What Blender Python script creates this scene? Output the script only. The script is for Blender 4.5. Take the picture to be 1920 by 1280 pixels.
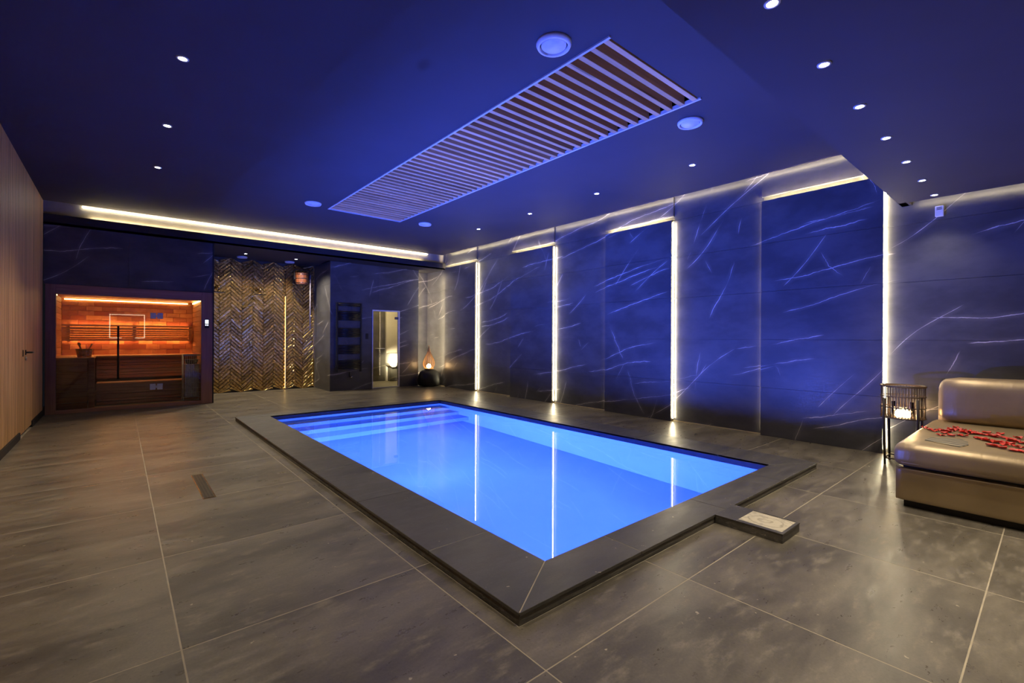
import bpy, math, random
from math import sin, cos, pi, radians, tan, sqrt
from mathutils import Matrix, Vector
random.seed(7)
for o in list(bpy.data.objects): bpy.data.objects.remove(o)
sc = bpy.context.scene
COL = sc.collection

# ------------------------------------------------------------------ camera
F, YAW, ROLL, CY = 868.96, radians(40.299), radians(0.2633), 634.27
camd = bpy.data.cameras.new('camera'); cam = bpy.data.objects.new('camera', camd); COL.objects.link(cam)
camd.sensor_width = 36; camd.lens = F/1920*36; camd.shift_y = -(640-CY)/1920; camd.clip_start = 0.05
def _rot(v):
    return Vector((cos(ROLL)*v[0]-sin(ROLL)*v[1], sin(ROLL)*v[0]+cos(ROLL)*v[1], v[2]))
Vc, Uc, Zc = _rot((cos(YAW), 0, sin(YAW))), _rot((-sin(YAW), 0, cos(YAW))), _rot((0, -1, 0))
ax = Vector((Vc[0], Uc[0], Zc[0])); ay = -Vector((Vc[1], Uc[1], Zc[1])); az = -Vector((Vc[2], Uc[2], Zc[2]))
cam.matrix_world = Matrix(((ax[0], ay[0], az[0], 0), (ax[1], ay[1], az[1], 0), (ax[2], ay[2], az[2], 1.2), (0, 0, 0, 1)))
sc.camera = cam

# ------------------------------------------------------------------ world, exposure
w = bpy.data.worlds.new('world'); sc.world = w; w.use_nodes = True
w.node_tree.nodes['Background'].inputs[0].default_value = (0.02, 0.022, 0.03, 1)
w.node_tree.nodes['Background'].inputs[1].default_value = 0.2
vs = sc.view_settings
vs.view_transform = 'Standard'; vs.look = 'None'; vs.gamma = 1.0; vs.exposure = 0.0; vs.use_curve_mapping = False
cy = sc.cycles
cy.use_denoising = True; cy.max_bounces = 9; cy.diffuse_bounces = 4; cy.glossy_bounces = 4; cy.transmission_bounces = 8
cy.transparent_max_bounces = 12; cy.sample_clamp_indirect = 4.0; cy.sample_clamp_direct = 0; cy.caustics_refractive = True; cy.caustics_reflective = False
cy.blur_glossy = 0.5; cy.use_adaptive_sampling = True; cy.adaptive_threshold = 0.035

WARM = (1.0, 0.80, 0.42)
WHITE = (1.0, 0.88, 0.66)
BLUE = (0.055, 0.118, 1.0)
P_UP = 14.0
P_POOL = 55.0        # watts of each underwater lamp
P_SPOT = 105.0         # watts of each ceiling spot
P_SOFFIT = 62.0
L_STRIP = 80.0        # emission of the led profiles beside the wall panels
L_TOP = 420.0
L_COVE = 60.0

def arealight(name, loc, direction, sx, sy, power, color, parent=None, spread=180):
    d = bpy.data.lights.new(name, 'AREA'); d.shape = 'RECTANGLE'; d.size = sx; d.size_y = sy
    d.energy = power; d.color = color; d.spread = radians(spread)
    o = bpy.data.objects.new(name, d); COL.objects.link(o); o.location = loc
    o.rotation_euler = Vector(direction).to_track_quat('-Z', 'Y').to_euler()
    if parent: o.parent = parent
    return o
def spotlight(name, loc, power, color, angle=110, blend=0.7, parent=None, radius=0.03):
    d = bpy.data.lights.new(name, 'SPOT'); d.energy = power; d.color = color; d.spot_size = radians(angle); d.spot_blend = blend
    d.shadow_soft_size = radius
    o = bpy.data.objects.new(name, d); COL.objects.link(o); o.location = loc
    if parent: o.parent = parent
    return o

# ------------------------------------------------------------------ materials
def s2l(c):
    return tuple(((x/255)/12.92 if x/255 <= .04045 else ((x/255+.055)/1.055)**2.4) for x in c)
def newmat(name):
    m = bpy.data.materials.new(name); m.use_nodes = True
    nt = m.node_tree; b = nt.nodes['Principled BSDF']
    return m, nt, b
def N(nt, t, **kw):
    n = nt.nodes.new(t)
    for k, v in kw.items():
        if k == 'ins':
            for kk, vv in v.items(): n.inputs[kk].default_value = vv
        else: setattr(n, k, v)
    return n
def L(nt, a, b): nt.links.new(a, b)
def math_(nt, op, a, b=None, c=None, clamp=False):
    n = nt.nodes.new('ShaderNodeMath'); n.operation = op; n.use_clamp = clamp
    for i, v in enumerate((a, b, c)):
        if v is None: continue
        if isinstance(v, (int, float)): n.inputs[i].default_value = v
        else: nt.links.new(v, n.inputs[i])
    return n.outputs[0]
def mixc(nt, fac, a, b, mode='MIX'):
    n = nt.nodes.new('ShaderNodeMix'); n.data_type = 'RGBA'; n.blend_type = mode
    for s, v in ((n.inputs[0], fac), (n.inputs[6], a), (n.inputs[7], b)):
        if isinstance(v, (int, float)): s.default_value = v
        elif isinstance(v, tuple): s.default_value = (v[0], v[1], v[2], 1)
        else: nt.links.new(v, s)
    return n.outputs[2]
def ramp(nt, fac, p0, p1, v0=0.0, v1=1.0, smooth=True):
    n = nt.nodes.new('ShaderNodeMapRange'); n.interpolation_type = 'SMOOTHSTEP' if smooth else 'LINEAR'
    nt.links.new(fac, n.inputs[0])
    n.inputs[1].default_value = p0; n.inputs[2].default_value = p1; n.inputs[3].default_value = v0; n.inputs[4].default_value = v1
    return n.outputs[0]
def noise(nt, vec, scale, detail=3, rough=.5, dist=0.0):
    n = N(nt, 'ShaderNodeTexNoise', ins={'Scale': scale, 'Detail': detail, 'Roughness': rough, 'Distortion': dist})
    if vec is not None: nt.links.new(vec, n.inputs['Vector'])
    return n.outputs['Fac']
def mapping(nt, vec, loc=(0, 0, 0), rot=(0, 0, 0), scale=(1, 1, 1)):
    n = N(nt, 'ShaderNodeMapping'); n.inputs['Location'].default_value = loc; n.inputs['Rotation'].default_value = rot; n.inputs['Scale'].default_value = scale
    nt.links.new(vec, n.inputs['Vector']); return n.outputs[0]
def wpos(nt): return N(nt, 'ShaderNodeNewGeometry').outputs['Position']
def bump(nt, b, h, strength=.2, dist=.01):
    n = N(nt, 'ShaderNodeBump', ins={'Strength': strength, 'Distance': dist}); nt.links.new(h, n.inputs['Height']); nt.links.new(n.outputs[0], b.inputs['Normal'])
def simple(name, col, rough=.5, metal=0.0, spec=.5, var=.12, scale=12):
    m, nt, b = newmat(name)
    f = noise(nt, wpos(nt), scale, 3)
    k = ramp(nt, f, .3, .7, 1-var, 1+var, False)
    c = mixc(nt, 1.0, tuple(col), k, 'MULTIPLY')
    L(nt, c, b.inputs['Base Color'])
    b.inputs['Roughness'].default_value = rough; b.inputs['Metallic'].default_value = metal; b.inputs['Specular IOR Level'].default_value = spec
    return m
def emit(name, col, strength):
    m = bpy.data.materials.new(name); m.use_nodes = True; nt = m.node_tree; nt.nodes.clear()
    e = N(nt, 'ShaderNodeEmission'); e.inputs[0].default_value = (*col, 1); e.inputs[1].default_value = strength
    o = N(nt, 'ShaderNodeOutputMaterial'); L(nt, e.outputs[0], o.inputs[0]); return m
def wood(name, c1, c2, axis='z', rough=.55, scale=1.0, knots=False):
    m, nt, b = newmat(name)
    oi = N(nt, 'ShaderNodeObjectInfo').outputs['Random']
    p = wpos(nt)
    st = {'x': (1.2, 22, 22), 'y': (22, 1.2, 22), 'z': (22, 22, 1.2)}[axis]
    v = mapping(nt, p, scale=tuple(s*scale for s in st))
    off = N(nt, 'ShaderNodeVectorMath', operation='ADD'); L(nt, v, off.inputs[0])
    cx = N(nt, 'ShaderNodeCombineXYZ'); k = math_(nt, 'MULTIPLY', oi, 97.0)
    for i in range(3): L(nt, k, cx.inputs[i])
    L(nt, cx.outputs[0], off.inputs[1])
    f = noise(nt, off.outputs[0], 1.0, 4, .6, .6)
    col = mixc(nt, ramp(nt, f, .3, .72), tuple(c1), tuple(c2))
    tone = ramp(nt, oi, 0, 1, .8, 1.15, False)
    col = mixc(nt, 1.0, col, tone, 'MULTIPLY')
    if knots:
        vo = N(nt, 'ShaderNodeTexVoronoi', ins={'Scale': .55}); L(nt, off.outputs[0], vo.inputs['Vector'])
        kf = ramp(nt, vo.outputs['Distance'], .05, .16, .75, 0)
        col = mixc(nt, kf, col, tuple(x*.25 for x in c1))
    L(nt, col, b.inputs['Base Color']); b.inputs['Roughness'].default_value = rough
    bump(nt, b, f, .15, .003)
    return m

def marble(name, base, vein, veinamt=1.0, rough=.34):
    m, nt, b = newmat(name)
    sx = N(nt, 'ShaderNodeSeparateXYZ'); L(nt, wpos(nt), sx.inputs[0])
    u = math_(nt, 'SUBTRACT', sx.outputs[0], sx.outputs[1])
    cb = N(nt, 'ShaderNodeCombineXYZ'); L(nt, u, cb.inputs[0]); L(nt, sx.outputs[2], cb.inputs[1])
    v = cb.outputs[0]
    wob = noise(nt, v, 4.5, 5, .6); w2 = math_(nt, 'MULTIPLY', math_(nt, 'SUBTRACT', wob, .5), .07)
    cb2 = N(nt, 'ShaderNodeCombineXYZ'); L(nt, w2, cb2.inputs[0]); L(nt, w2, cb2.inputs[1])
    va = N(nt, 'ShaderNodeVectorMath', operation='ADD'); L(nt, v, va.inputs[0]); L(nt, cb2.outputs[0], va.inputs[1]); v2 = va.outputs[0]
    tot = None
    su = N(nt, 'ShaderNodeSeparateXYZ'); L(nt, v2, su.inputs[0])
    bend = math_(nt, 'MULTIPLY', math_(nt, 'SUBTRACT', noise(nt, mapping(nt, v, loc=(4, 9, 0)), .5, 1), .5), .55)
    for (ang, sc_, wid, seed, m0, msc) in ((9, 2.1, .0042, 0.0, .49, .8), (14, 1.3, .0036, 17.3, .51, .7), (36, .9, .0032, 7.3, .54, .9), (50, 1.0, .0028, 23.1, .55, 1.0), (72, 1.0, .0034, 3.1, .57, 1.1), (-60, 1.0, .0022, 5.7, .585, 1.3)):
        a = radians(ang)
        d1 = math_(nt, 'SUBTRACT', math_(nt, 'MULTIPLY', su.outputs[1], cos(a)), math_(nt, 'MULTIPLY', su.outputs[0], sin(a)))
        d1 = math_(nt, 'ADD', math_(nt, 'ADD', d1, bend), seed)
        nn = N(nt, 'ShaderNodeTexVoronoi', ins={'Scale': sc_, 'Randomness': 1.0}); nn.voronoi_dimensions = '1D'; L(nt, d1, nn.inputs['W'])
        d = math_(nt, 'DIVIDE', nn.outputs['Distance'], sc_)
        wn = math_(nt, 'MULTIPLY', ramp(nt, noise(nt, v, 7.0, 2), .35, .65, .5, 1.4), wid)
        line = math_(nt, 'SUBTRACT', 1.0, math_(nt, 'DIVIDE', d, wn), clamp=True)
        line = math_(nt, 'MULTIPLY', line, 2.0, clamp=True)
        halo = ramp(nt, d, 0, .05, .09, 0)
        mask = ramp(nt, noise(nt, mapping(nt, v, loc=(seed*3, 2, seed)), msc, 2), m0, m0+.07)
        t = math_(nt, 'MULTIPLY', math_(nt, 'ADD', line, halo), mask)
        tot = t if tot is None else math_(nt, 'MAXIMUM', tot, t)
    cloud = noise(nt, mapping(nt, v, rot=(0, 0, -.4), scale=(1, 1.8, 1)), 1.5, 5, .6)
    c = mixc(nt, ramp(nt, cloud, .34, .68), tuple(x*.78 for x in base), tuple(x*1.3 for x in base))
    c = mixc(nt, math_(nt, 'MULTIPLY', tot, veinamt, clamp=True), c, tuple(vein))
    L(nt, c, b.inputs['Base Color'])
    fine = noise(nt, v, 60, 4, .6)
    L(nt, ramp(nt, fine, .3, .7, rough-.05, rough+.08), b.inputs['Roughness'])
    bump(nt, b, fine, .08, .002)
    return m

def concrete(name, c1, c2, c3, rough=.33, stretch=(1, 2.6, 1)):
    m, nt, b = newmat(name)
    oi = N(nt, 'ShaderNodeObjectInfo').outputs['Random']
    p = wpos(nt)
    k = math_(nt, 'MULTIPLY', oi, 31.0)
    cx = N(nt, 'ShaderNodeCombineXYZ'); L(nt, k, cx.inputs[0]); L(nt, k, cx.inputs[1])
    va = N(nt, 'ShaderNodeVectorMath', operation='ADD'); L(nt, p, va.inputs[0]); L(nt, cx.outputs[0], va.inputs[1])
    v = mapping(nt, va.outputs[0], scale=stretch)
    n1 = noise(nt, v, 1.15, 6, .62, .3)
    n2 = noise(nt, v, 5.5, 6, .7)
    n3 = noise(nt, p, 90, 3, .6)
    c = mixc(nt, ramp(nt, n1, .36, .66), tuple(c1), tuple(c2))
    c = mixc(nt, ramp(nt, n2, .5, .72, 0, .55), c, tuple(c3))
    c = mixc(nt, ramp(nt, n2, .2, .45, .22, 0), c, tuple(x*.55 for x in c1))
    c = mixc(nt, 1.0, c, ramp(nt, n3, .3, .7, .88, 1.1, False), 'MULTIPLY')
    spk = noise(nt, p, 26, 2, .5)
    c = mixc(nt, ramp(nt, spk, .74, .77, 0, .7), c, (.50, .42, .29))
    L(nt, c, b.inputs['Base Color'])
    r = math_(nt, 'ADD', ramp(nt, n2, .3, .75, rough-.05, rough+.12), math_(nt, 'MULTIPLY', n3, .05))
    L(nt, r, b.inputs['Roughness']); b.inputs['Specular IOR Level'].default_value = .5
    bump(nt, b, math_(nt, 'ADD', n2, math_(nt, 'MULTIPLY', n3, .3)), .12, .003)
    return m

M = {}
M['floor'] = concrete('floor_porcelain', (.088, .074, .056), (.170, .143, .105), (.27, .222, .16), rough=.29)
M['coping'] = concrete('coping_porcelain', (.062, .056, .050), (.090, .080, .068), (.12, .106, .088), rough=.36)
M['coping_edge'] = concrete('coping_cut_edge', (.055, .050, .043), (.12, .105, .085), (.30, .27, .22), rough=.6, stretch=(1, 4, 14))
M['grout'] = simple('sand_grout', (.36, .30, .21), .8)
M['marble'] = marble('dark_marble', (.070, .069, .074), (.60, .55, .52))
M['marble_grout'] = simple('marble_joint', (.06, .055, .05), .7)
M['ceiling'] = simple('ceiling_paint', (.064, .056, .066), .75, spec=.25, var=.04, scale=2)
M['ceiling_black'] = simple('niche_ceiling_paint', (.030, .028, .032), .75, spec=.25, var=.04, scale=2)
M['plaster'] = simple('cove_plaster', (.30, .27, .22), .7, var=.1, scale=6)
M['slat'] = wood('oak_slat', s2l((200, 148, 90)), s2l((228, 180, 120)), 'z')
M['slat_back'] = simple('slat_felt', (.03, .018, .01), .9)
M['grille'] = wood('pine_grille', s2l((196, 148, 104)), s2l((222, 176, 130)), 'x', knots=True)
M['frame_white'] = simple('white_metal', (.62, .62, .62), .5)
M['vent'] = simple('white_plastic', (.72, .72, .72), .45)
M['black'] = simple('black_metal', (.012, .012, .013), .35)
M['dark'] = simple('dark_plinth', (.012, .011, .010), .6)
M['steel'] = simple('brushed_steel', (.45, .44, .42), .3, metal=1.0)
M['chrome'] = simple('chrome', (.8, .8, .8), .12, metal=1.0)
M['sauna_frame'] = wood('thermo_wood_frame', s2l((140, 98, 78)), s2l((164, 120, 96)), 'z')
M['sauna_frame_x'] = wood('thermo_wood_frame_across', s2l((140, 98, 78)), s2l((164, 120, 96)), 'x')
M['sauna_board'] = wood('alder_board', s2l((150, 92, 56)), s2l((184, 122, 76)), 'x')
M['sauna_board_y'] = wood('alder_board_side', s2l((150, 92, 56)), s2l((184, 122, 76)), 'y')
M['bench'] = wood('bench_board', s2l((170, 112, 66)), s2l((200, 142, 88)), 'x')
M['pail'] = wood('pail_wood', s2l((178, 120, 72)), s2l((205, 150, 100)), 'z')
M['liner'] = simple('pool_liner', (.22, .34, .42), .6, var=.03, scale=3)
M['liner_band'] = simple('waterline_tile', (.05, .06, .10), .4, var=.1, scale=20)
M['leather'] = None
M['led'] = emit('led_warm', (1, .86, .55), L_STRIP)
M['led_far'] = emit('led_warm_low', (1, .80, .50), L_STRIP*.2)
M['led_top'] = emit('led_warm_top', WARM, L_TOP)
M['led_cove'] = emit('led_cove', (1, .84, .50), L_COVE)
M['led_beam'] = emit('led_beam', (1, .90, .66), 14.0)
M['bulb'] = emit('lamp_disc', (1, .92, .78), 60.0)
# brass profile with a ribbed grid
m, nt, b = newmat('brass_mesh_profile'); p = wpos(nt)
wv = N(nt, 'ShaderNodeTexWave', ins={'Scale': 12.0}); wv.wave_type = 'BANDS'; wv.bands_direction = 'Z'; L(nt, p, wv.inputs['Vector'])
L(nt, mixc(nt, ramp(nt, wv.outputs['Fac'], .3, .6), (.02, .012, .004), (.11, .075, .028)), b.inputs['Base Color']); b.inputs['Roughness'].default_value = .5; M['brass_mesh'] = m
M['brass'] = simple('aged_brass', (.32, .20, .09), .25, metal=1.0, var=.2)
M['bronze_tile'] = None
m, nt, b = newmat('bronze_glazed_tile'); oi = N(nt, 'ShaderNodeObjectInfo').outputs['Random']; p = wpos(nt)
n = noise(nt, p, 22, 3, .5)
c = mixc(nt, ramp(nt, n, .3, .7), (.42, .27, .09), (.80, .54, .20)); c = mixc(nt, 1.0, c, ramp(nt, oi, 0, 1, .7, 1.25, False), 'MULTIPLY')
L(nt, c, b.inputs['Base Color']); b.inputs['Metallic'].default_value = .9; b.inputs['Roughness'].default_value = .17
bump(nt, b, noise(nt, p, 34, 2, .5), .5, .012); M['bronze_tile'] = m
# satin leather
m, nt, b = newmat('gold_leather'); p = wpos(nt)
c = mixc(nt, ramp(nt, noise(nt, p, 3, 3), .3, .7), (.25, .175, .085), (.33, .235, .12)); L(nt, c, b.inputs['Base Color'])
b.inputs['Roughness'].default_value = .38; b.inputs['Metallic'].default_value = .35; b.inputs['Sheen Weight'].default_value = .1
wr = noise(nt, mapping(nt, p, scale=(1, 6, 2)), 3.5, 3, .5, 1.0); fn = noise(nt, p, 260, 2)
bump(nt, b, math_(nt, 'ADD', wr, math_(nt, 'MULTIPLY', fn, .04)), .14, .012); M['leather'] = m
M['piping'] = simple('gold_piping', (.42, .33, .20), .4)
M['skimmer'] = None
m, nt, b = newmat('limescale_lid'); p = wpos(nt)
v = mapping(nt, p, loc=(-3.12*1, -1.19, 0)); d = N(nt, 'ShaderNodeVectorMath', operation='LENGTH'); L(nt, mapping(nt, v, scale=(1, .8, 0)), d.inputs[0])
r1 = math_(nt, 'ABSOLUTE', math_(nt, 'SINE', math_(nt, 'MULTIPLY', math_(nt, 'ADD', d.outputs['Value'], math_(nt, 'MULTIPLY', noise(nt, p, 14, 3), .05)), 62)))
c = mixc(nt, ramp(nt, r1, .0, .5, .7, 0), (.52, .45, .33), (.26, .22, .16)); c = mixc(nt, ramp(nt, noise(nt, p, 30, 4), .45, .7, 0, .4), c, (.2, .17, .13))
L(nt, c, b.inputs['Base Color']); b.inputs['Roughness'].default_value = .7; M['skimmer'] = m
M['petal'] = simple('rose_petal', (.55, .035, .022), .55, var=.35, scale=40)
M['salt'] = None
m, nt, b = newmat('salt_brick'); oi = N(nt, 'ShaderNodeObjectInfo').outputs['Random']; p = wpos(nt)
c = mixc(nt, ramp(nt, oi, .1, .95), (.24, .055, .025), (.48, .20, .085)); c = mixc(nt, ramp(nt, noise(nt, p, 9, 4), .35, .7, 0, .5), c, (.25, .05, .025))
L(nt, c, b.inputs['Base Color']); b.inputs['Roughness'].default_value = .6; M['salt'] = m
# water: clear refractive surface
m = bpy.data.materials.new('pool_water'); m.use_nodes = True; nt = m.node_tree; nt.nodes.clear()
g = N(nt, 'ShaderNodeBsdfGlass'); g.inputs['IOR'].default_value = 1.33; g.inputs['Roughness'].default_value = 0.0; g.inputs['Color'].default_value = (.93, .97, 1, 1)
bp = N(nt, 'ShaderNodeBump', ins={'Strength': .10, 'Distance': .006}); L(nt, noise(nt, mapping(nt, wpos(nt), scale=(1, .6, 1)), 2.2, 2, .5), bp.inputs['Height']); o = N(nt, 'ShaderNodeOutputMaterial'); L(nt, g.outputs[0], o.inputs[0]); M['water'] = m
# thin clear glass
def glassmat(name, tint, ior=1.5):
    m = bpy.data.materials.new(name); m.use_nodes = True; nt = m.node_tree; nt.nodes.clear()
    t = N(nt, 'ShaderNodeBsdfTransparent'); t.inputs[0].default_value = (*tint, 1)
    gl = N(nt, 'ShaderNodeBsdfGlossy'); gl.inputs['Roughness'].default_value = 0.0
    fr = N(nt, 'ShaderNodeFresnel'); fr.inputs[0].default_value = ior
    mx = N(nt, 'ShaderNodeMixShader'); L(nt, fr.outputs[0], mx.inputs[0]); L(nt, t.outputs[0], mx.inputs[1]); L(nt, gl.outputs[0], mx.inputs[2])
    o = N(nt, 'ShaderNodeOutputMaterial'); L(nt, mx.outputs[0], o.inputs[0]); return m
M['glass'] = glassmat('clear_glass', (.95, .95, .93))
M['cream'] = simple('cream_acrylic', (.72, .66, .50), .4, var=.03)
M['olive_marble'] = marble('olive_marble', (.10, .088, .06), (.5, .45, .3), .8)
M['screen'] = emit('control_screen', (.75, .8, 1.0), 2.0)
M['wire'] = simple('pale_wire', (.5, .52, .5), .4)
M['stone'] = simple('sauna_stone', (.06, .06, .06), .8, var=.5, scale=20)
M['candle'] = emit('lamp_flame', (1, .62, .28), 100.0)
M['candle_far'] = emit('lamp_glow', (1, .60, .24), 45.0)
M['rattan'] = simple('rattan', (.45, .25, .09), .55)
M['darkwood'] = simple('dark_wood_strip', (.06, .036, .02), .5)
M['lamp_wood'] = simple('black_brown_wood', (.022, .014, .009), .6)
M['cloth'] = None
m, nt, b = newmat('striped_silk'); p = wpos(nt)
wv = N(nt, 'ShaderNodeTexWave', ins={'Scale': 2.6, 'Distortion': 3.5, 'Detail': 1.5}); L(nt, mapping(nt, p, rot=(0, 0, .5), scale=(2.2, 1, 1)), wv.inputs['Vector'])
L(nt, mixc(nt, ramp(nt, wv.outputs['Fac'], .35, .7), (.05, .05, .055), (.34, .28, .17)), b.inputs['Base Color']); b.inputs['Roughness'].default_value = .4; M['cloth'] = m

# ------------------------------------------------------------------ mesh helpers
class MB:
    def __init__(s): s.v = []; s.f = []; s.smooth = []
    def add(s, vs, fs, smooth=False):
        n = len(s.v); s.v += [tuple(x) for x in vs]; s.f += [tuple(i+n for i in f) for f in fs]; s.smooth += [smooth]*len(fs); return s
    def box(s, x0, x1, y0, y1, z0, z1):
        return s.add([(x0,y0,z0),(x1,y0,z0),(x1,y1,z0),(x0,y1,z0),(x0,y0,z1),(x1,y0,z1),(x1,y1,z1),(x0,y1,z1)],
                     [(0,3,2,1),(4,5,6,7),(0,1,5,4),(1,2,6,5),(2,3,7,6),(3,0,4,7)])
    def tube(s, pts, r, n=8, close=False, cap=True):
        pts = [Vector(p) for p in pts]; R = r if isinstance(r, (list, tuple)) else [r]*len(pts)
        vs, fs = [], []; up = None
        for i, p in enumerate(pts):
            if close: t = pts[(i+1) % len(pts)]-pts[i-1]
            else: t = (pts[min(i+1, len(pts)-1)]-pts[max(i-1, 0)])
            t.normalize()
            if up is None: up = Vector((0, 0, 1)) if abs(t.z) < .9 else Vector((1, 0, 0))
            a = up.cross(t)
            if a.length < 1e-4: a = Vector((1, 0, 0)).cross(t)
            a.normalize(); b = t.cross(a); up = b
            for k in range(n):
                an = 2*pi*k/n; vs.append(p+(a*cos(an)+b*sin(an))*R[i])
        m = len(pts)
        for i in range(m if close else m-1):
            j = (i+1) % m
            for k in range(n):
                fs.append((i*n+k, i*n+(k+1) % n, j*n+(k+1) % n, j*n+k))
        if cap and not close: fs += [tuple(range(n))[::-1], tuple((m-1)*n+k for k in range(n))]
        return s.add(vs, fs, True)
    def lathe(s, prof, cx=0, cy=0, n=24, cap=True):
        vs, fs = [], []
        for (r, z) in prof:
            for k in range(n): vs.append((cx+r*cos(2*pi*k/n), cy+r*sin(2*pi*k/n), z))
        for i in range(len(prof)-1):
            for k in range(n): fs.append((i*n+k, i*n+(k+1) % n, (i+1)*n+(k+1) % n, (i+1)*n+k))
        if cap: fs += [tuple(range(n))[::-1], tuple((len(prof)-1)*n+k for k in range(n))]
        return s.add(vs, fs, True)
    def prism(s, poly, z0, z1, plane='xy'):
        n = len(poly)
        def P(a, b, c): return {'xy': (a, b, c), 'xz': (a, c, b), 'yz': (c, a, b)}[plane]
        vs = [P(a, b, z0) for a, b in poly]+[P(a, b, z1) for a, b in poly]
        fs = [tuple(range(n))[::-1], tuple(range(n, 2*n))]+[(i, (i+1) % n, (i+1) % n+n, i+n) for i in range(n)]
        return s.add(vs, fs)
    def build(s, name, mat, parent=None, bevel=0, origin=None, kind=None, sub=0):
        me = bpy.data.meshes.new(name)
        vs = s.v
        if origin is not None: vs = [(a-origin[0], b-origin[1], c-origin[2]) for a, b, c in vs]
        me.from_pydata(vs, [], s.f); me.polygons.foreach_set('use_smooth', s.smooth); me.update()
        import bmesh
        bm = bmesh.new(); bm.from_mesh(me); bmesh.ops.recalc_face_normals(bm, faces=bm.faces)
        if bevel: bmesh.ops.bevel(bm, geom=list(bm.edges), offset=bevel, segments=1, profile=.5, affect='EDGES')
        bm.to_mesh(me); bm.free()
        me.materials.append(M[mat] if isinstance(mat, str) else mat)
        o = bpy.data.objects.new(name, me); COL.objects.link(o)
        if origin is not None: o.location = origin
        if parent is not None:
            o.parent = parent
            pl = Vector(parent.location) if parent.parent is None else Vector(parent.location)+Vector(parent.parent.location)
            o.location = Vector(o.location)-pl
        if kind: o['kind'] = kind
        return o
def tag(o, label=None, cat=None, group=None, kind=None):
    for k, v in (('label', label), ('category', cat), ('group', group), ('kind', kind)):
        if v: o[k] = v
    return o
def empty(name, loc=(0, 0, 0), **kw):
    o = bpy.data.objects.new(name, None); o.empty_display_size = .1; COL.objects.link(o); o.location = loc
    return tag(o, **kw)
def B(x0, x1, y0, y1, z0, z1): return MB().box(x0, x1, y0, y1, z0, z1)
def copyto(src, name, loc, parent=None, rot=None, scale=None):
    o = src.copy(); o.name = name; COL.objects.link(o); o.location = loc
    if rot is not None: o.rotation_euler = rot
    if scale is not None: o.scale = scale
    if parent is not None: o.parent = parent
    return o

# ------------------------------------------------------------------ room dimensions
XL, XP, XF = -0.88, 6.16, 6.23          # left wall, panel front, field plane
YB, YN = -3.0, 10.0                     # wall behind the camera, sauna front
HC, HS, HN = 3.25, 2.59, 2.91           # ceiling, lowered ceiling, niche ceiling
YS = 1.06
PX0, PX1, PY0, PY1 = 1.68, 4.55, 1.71, 7.42      # pool opening
CX0, CX1, CY0, CY1 = 1.275, 4.97, 1.45, 7.66     # coping outline
CZ = .055
WZ = -.012

# ------------------------------------------------------------------ floor
fl = MB()
for r in ((XL-.1, CX0, YB, 13), (CX1, XF+.1, YB, 13), (CX0, CX1, YB, CY0), (CX0, CX1, CY1, 13)):
    fl.box(*r, -.2, -.0004)
floor = fl.build('floor', 'grout', kind='structure')
xs = [XL+.005] + [.187+.995*k for k in range(0, 6)] + [XF]
ys = [YB+.0]+[.22+.975*k for k in range(-3, 14)]
g = .003
for i in range(len(xs)-1):
    for j in range(len(ys)-1):
        x0, x1, y0, y1 = xs[i]+g, xs[i+1]-g, ys[j]+g, min(ys[j+1]-g, 12.8)
        if x1-x0 < .03 or y1-y0 < .03: continue
        if y0 > YN and x1 < 1.3: continue
        if y0 > 11.6: continue
        # split by coping rectangle
        rects = []
        ix0, ix1, iy0, iy1 = max(x0, CX0-g), min(x1, CX1+g), max(y0, CY0-g), min(y1, CY1+g)
        if ix0 >= ix1 or iy0 >= iy1: rects = [(x0, x1, y0, y1)]
        else:
            if x0 < ix0: rects.append((x0, ix0, y0, y1))
            if ix1 < x1: rects.append((ix1, x1, y0, y1))
            if y0 < iy0: rects.append((ix0, ix1, y0, iy0))
            if iy1 < y1: rects.append((ix0, ix1, iy1, y1))
        rects = [r for r in rects if r[1]-r[0] > .02 and r[3]-r[2] > .02]
        if not rects: continue
        mb = MB()
        for r in rects: mb.box(r[0], r[1], r[2], r[3], -.018, 0)
        mb.build('tile', 'floor', floor)

# ------------------------------------------------------------------ pool
pool = empty('swimming_pool', ((PX0+PX1)/2, (PY0+PY1)/2, 0), label='rectangular swimming pool glowing blue inside a low dark grey tiled coping', cat='swimming pool')
PD = -1.15
sh = MB()
t = .12
sh.box(PX0-t, PX1+t, PY0-t, PY1+t, PD-.1, PD)
sh.box(PX0-t, PX0, PY0-t, PY1+t, PD, .02); sh.box(PX1, PX1+t, PY0-t, PY1+t, PD, .02)
sh.box(PX0, PX1, PY0-t, PY0, PD, .02); sh.box(PX0, PX1, PY1, PY1+t, PD, .02)
sh.build('basin', 'liner', pool)
band = MB(); bz0, bz1, bt = -.012, .036, .006
band.box(PX0, PX0+bt, PY0, PY1, bz0, bz1); band.box(PX1-bt, PX1, PY0, PY1, bz0, bz1)
band.box(PX0, PX1, PY0, PY0+bt, bz0, bz1); band.box(PX0, PX1, PY1-bt, PY1, bz0, bz1)
band.build('waterline_band', 'liner_band', pool)
for k, (yy, zz) in enumerate(((7.10, -.22), (6.80, -.46), (6.50, -.70))):
    B(PX0, PX1-.28*0, yy, PY1, zz-.24, zz).build('step', 'liner', pool)
wt = MB().add([(PX0, PY0, WZ), (PX1, PY0, WZ), (PX1, PY1, WZ), (PX0, PY1, WZ)], [(0, 1, 2, 3)], True)
wo = wt.build('water', 'water', pool)
me = wo.data
if me.polygons[0].normal.z < 0: me.flip_normals()
wo.cycles.is_caustics_caster = True
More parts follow.
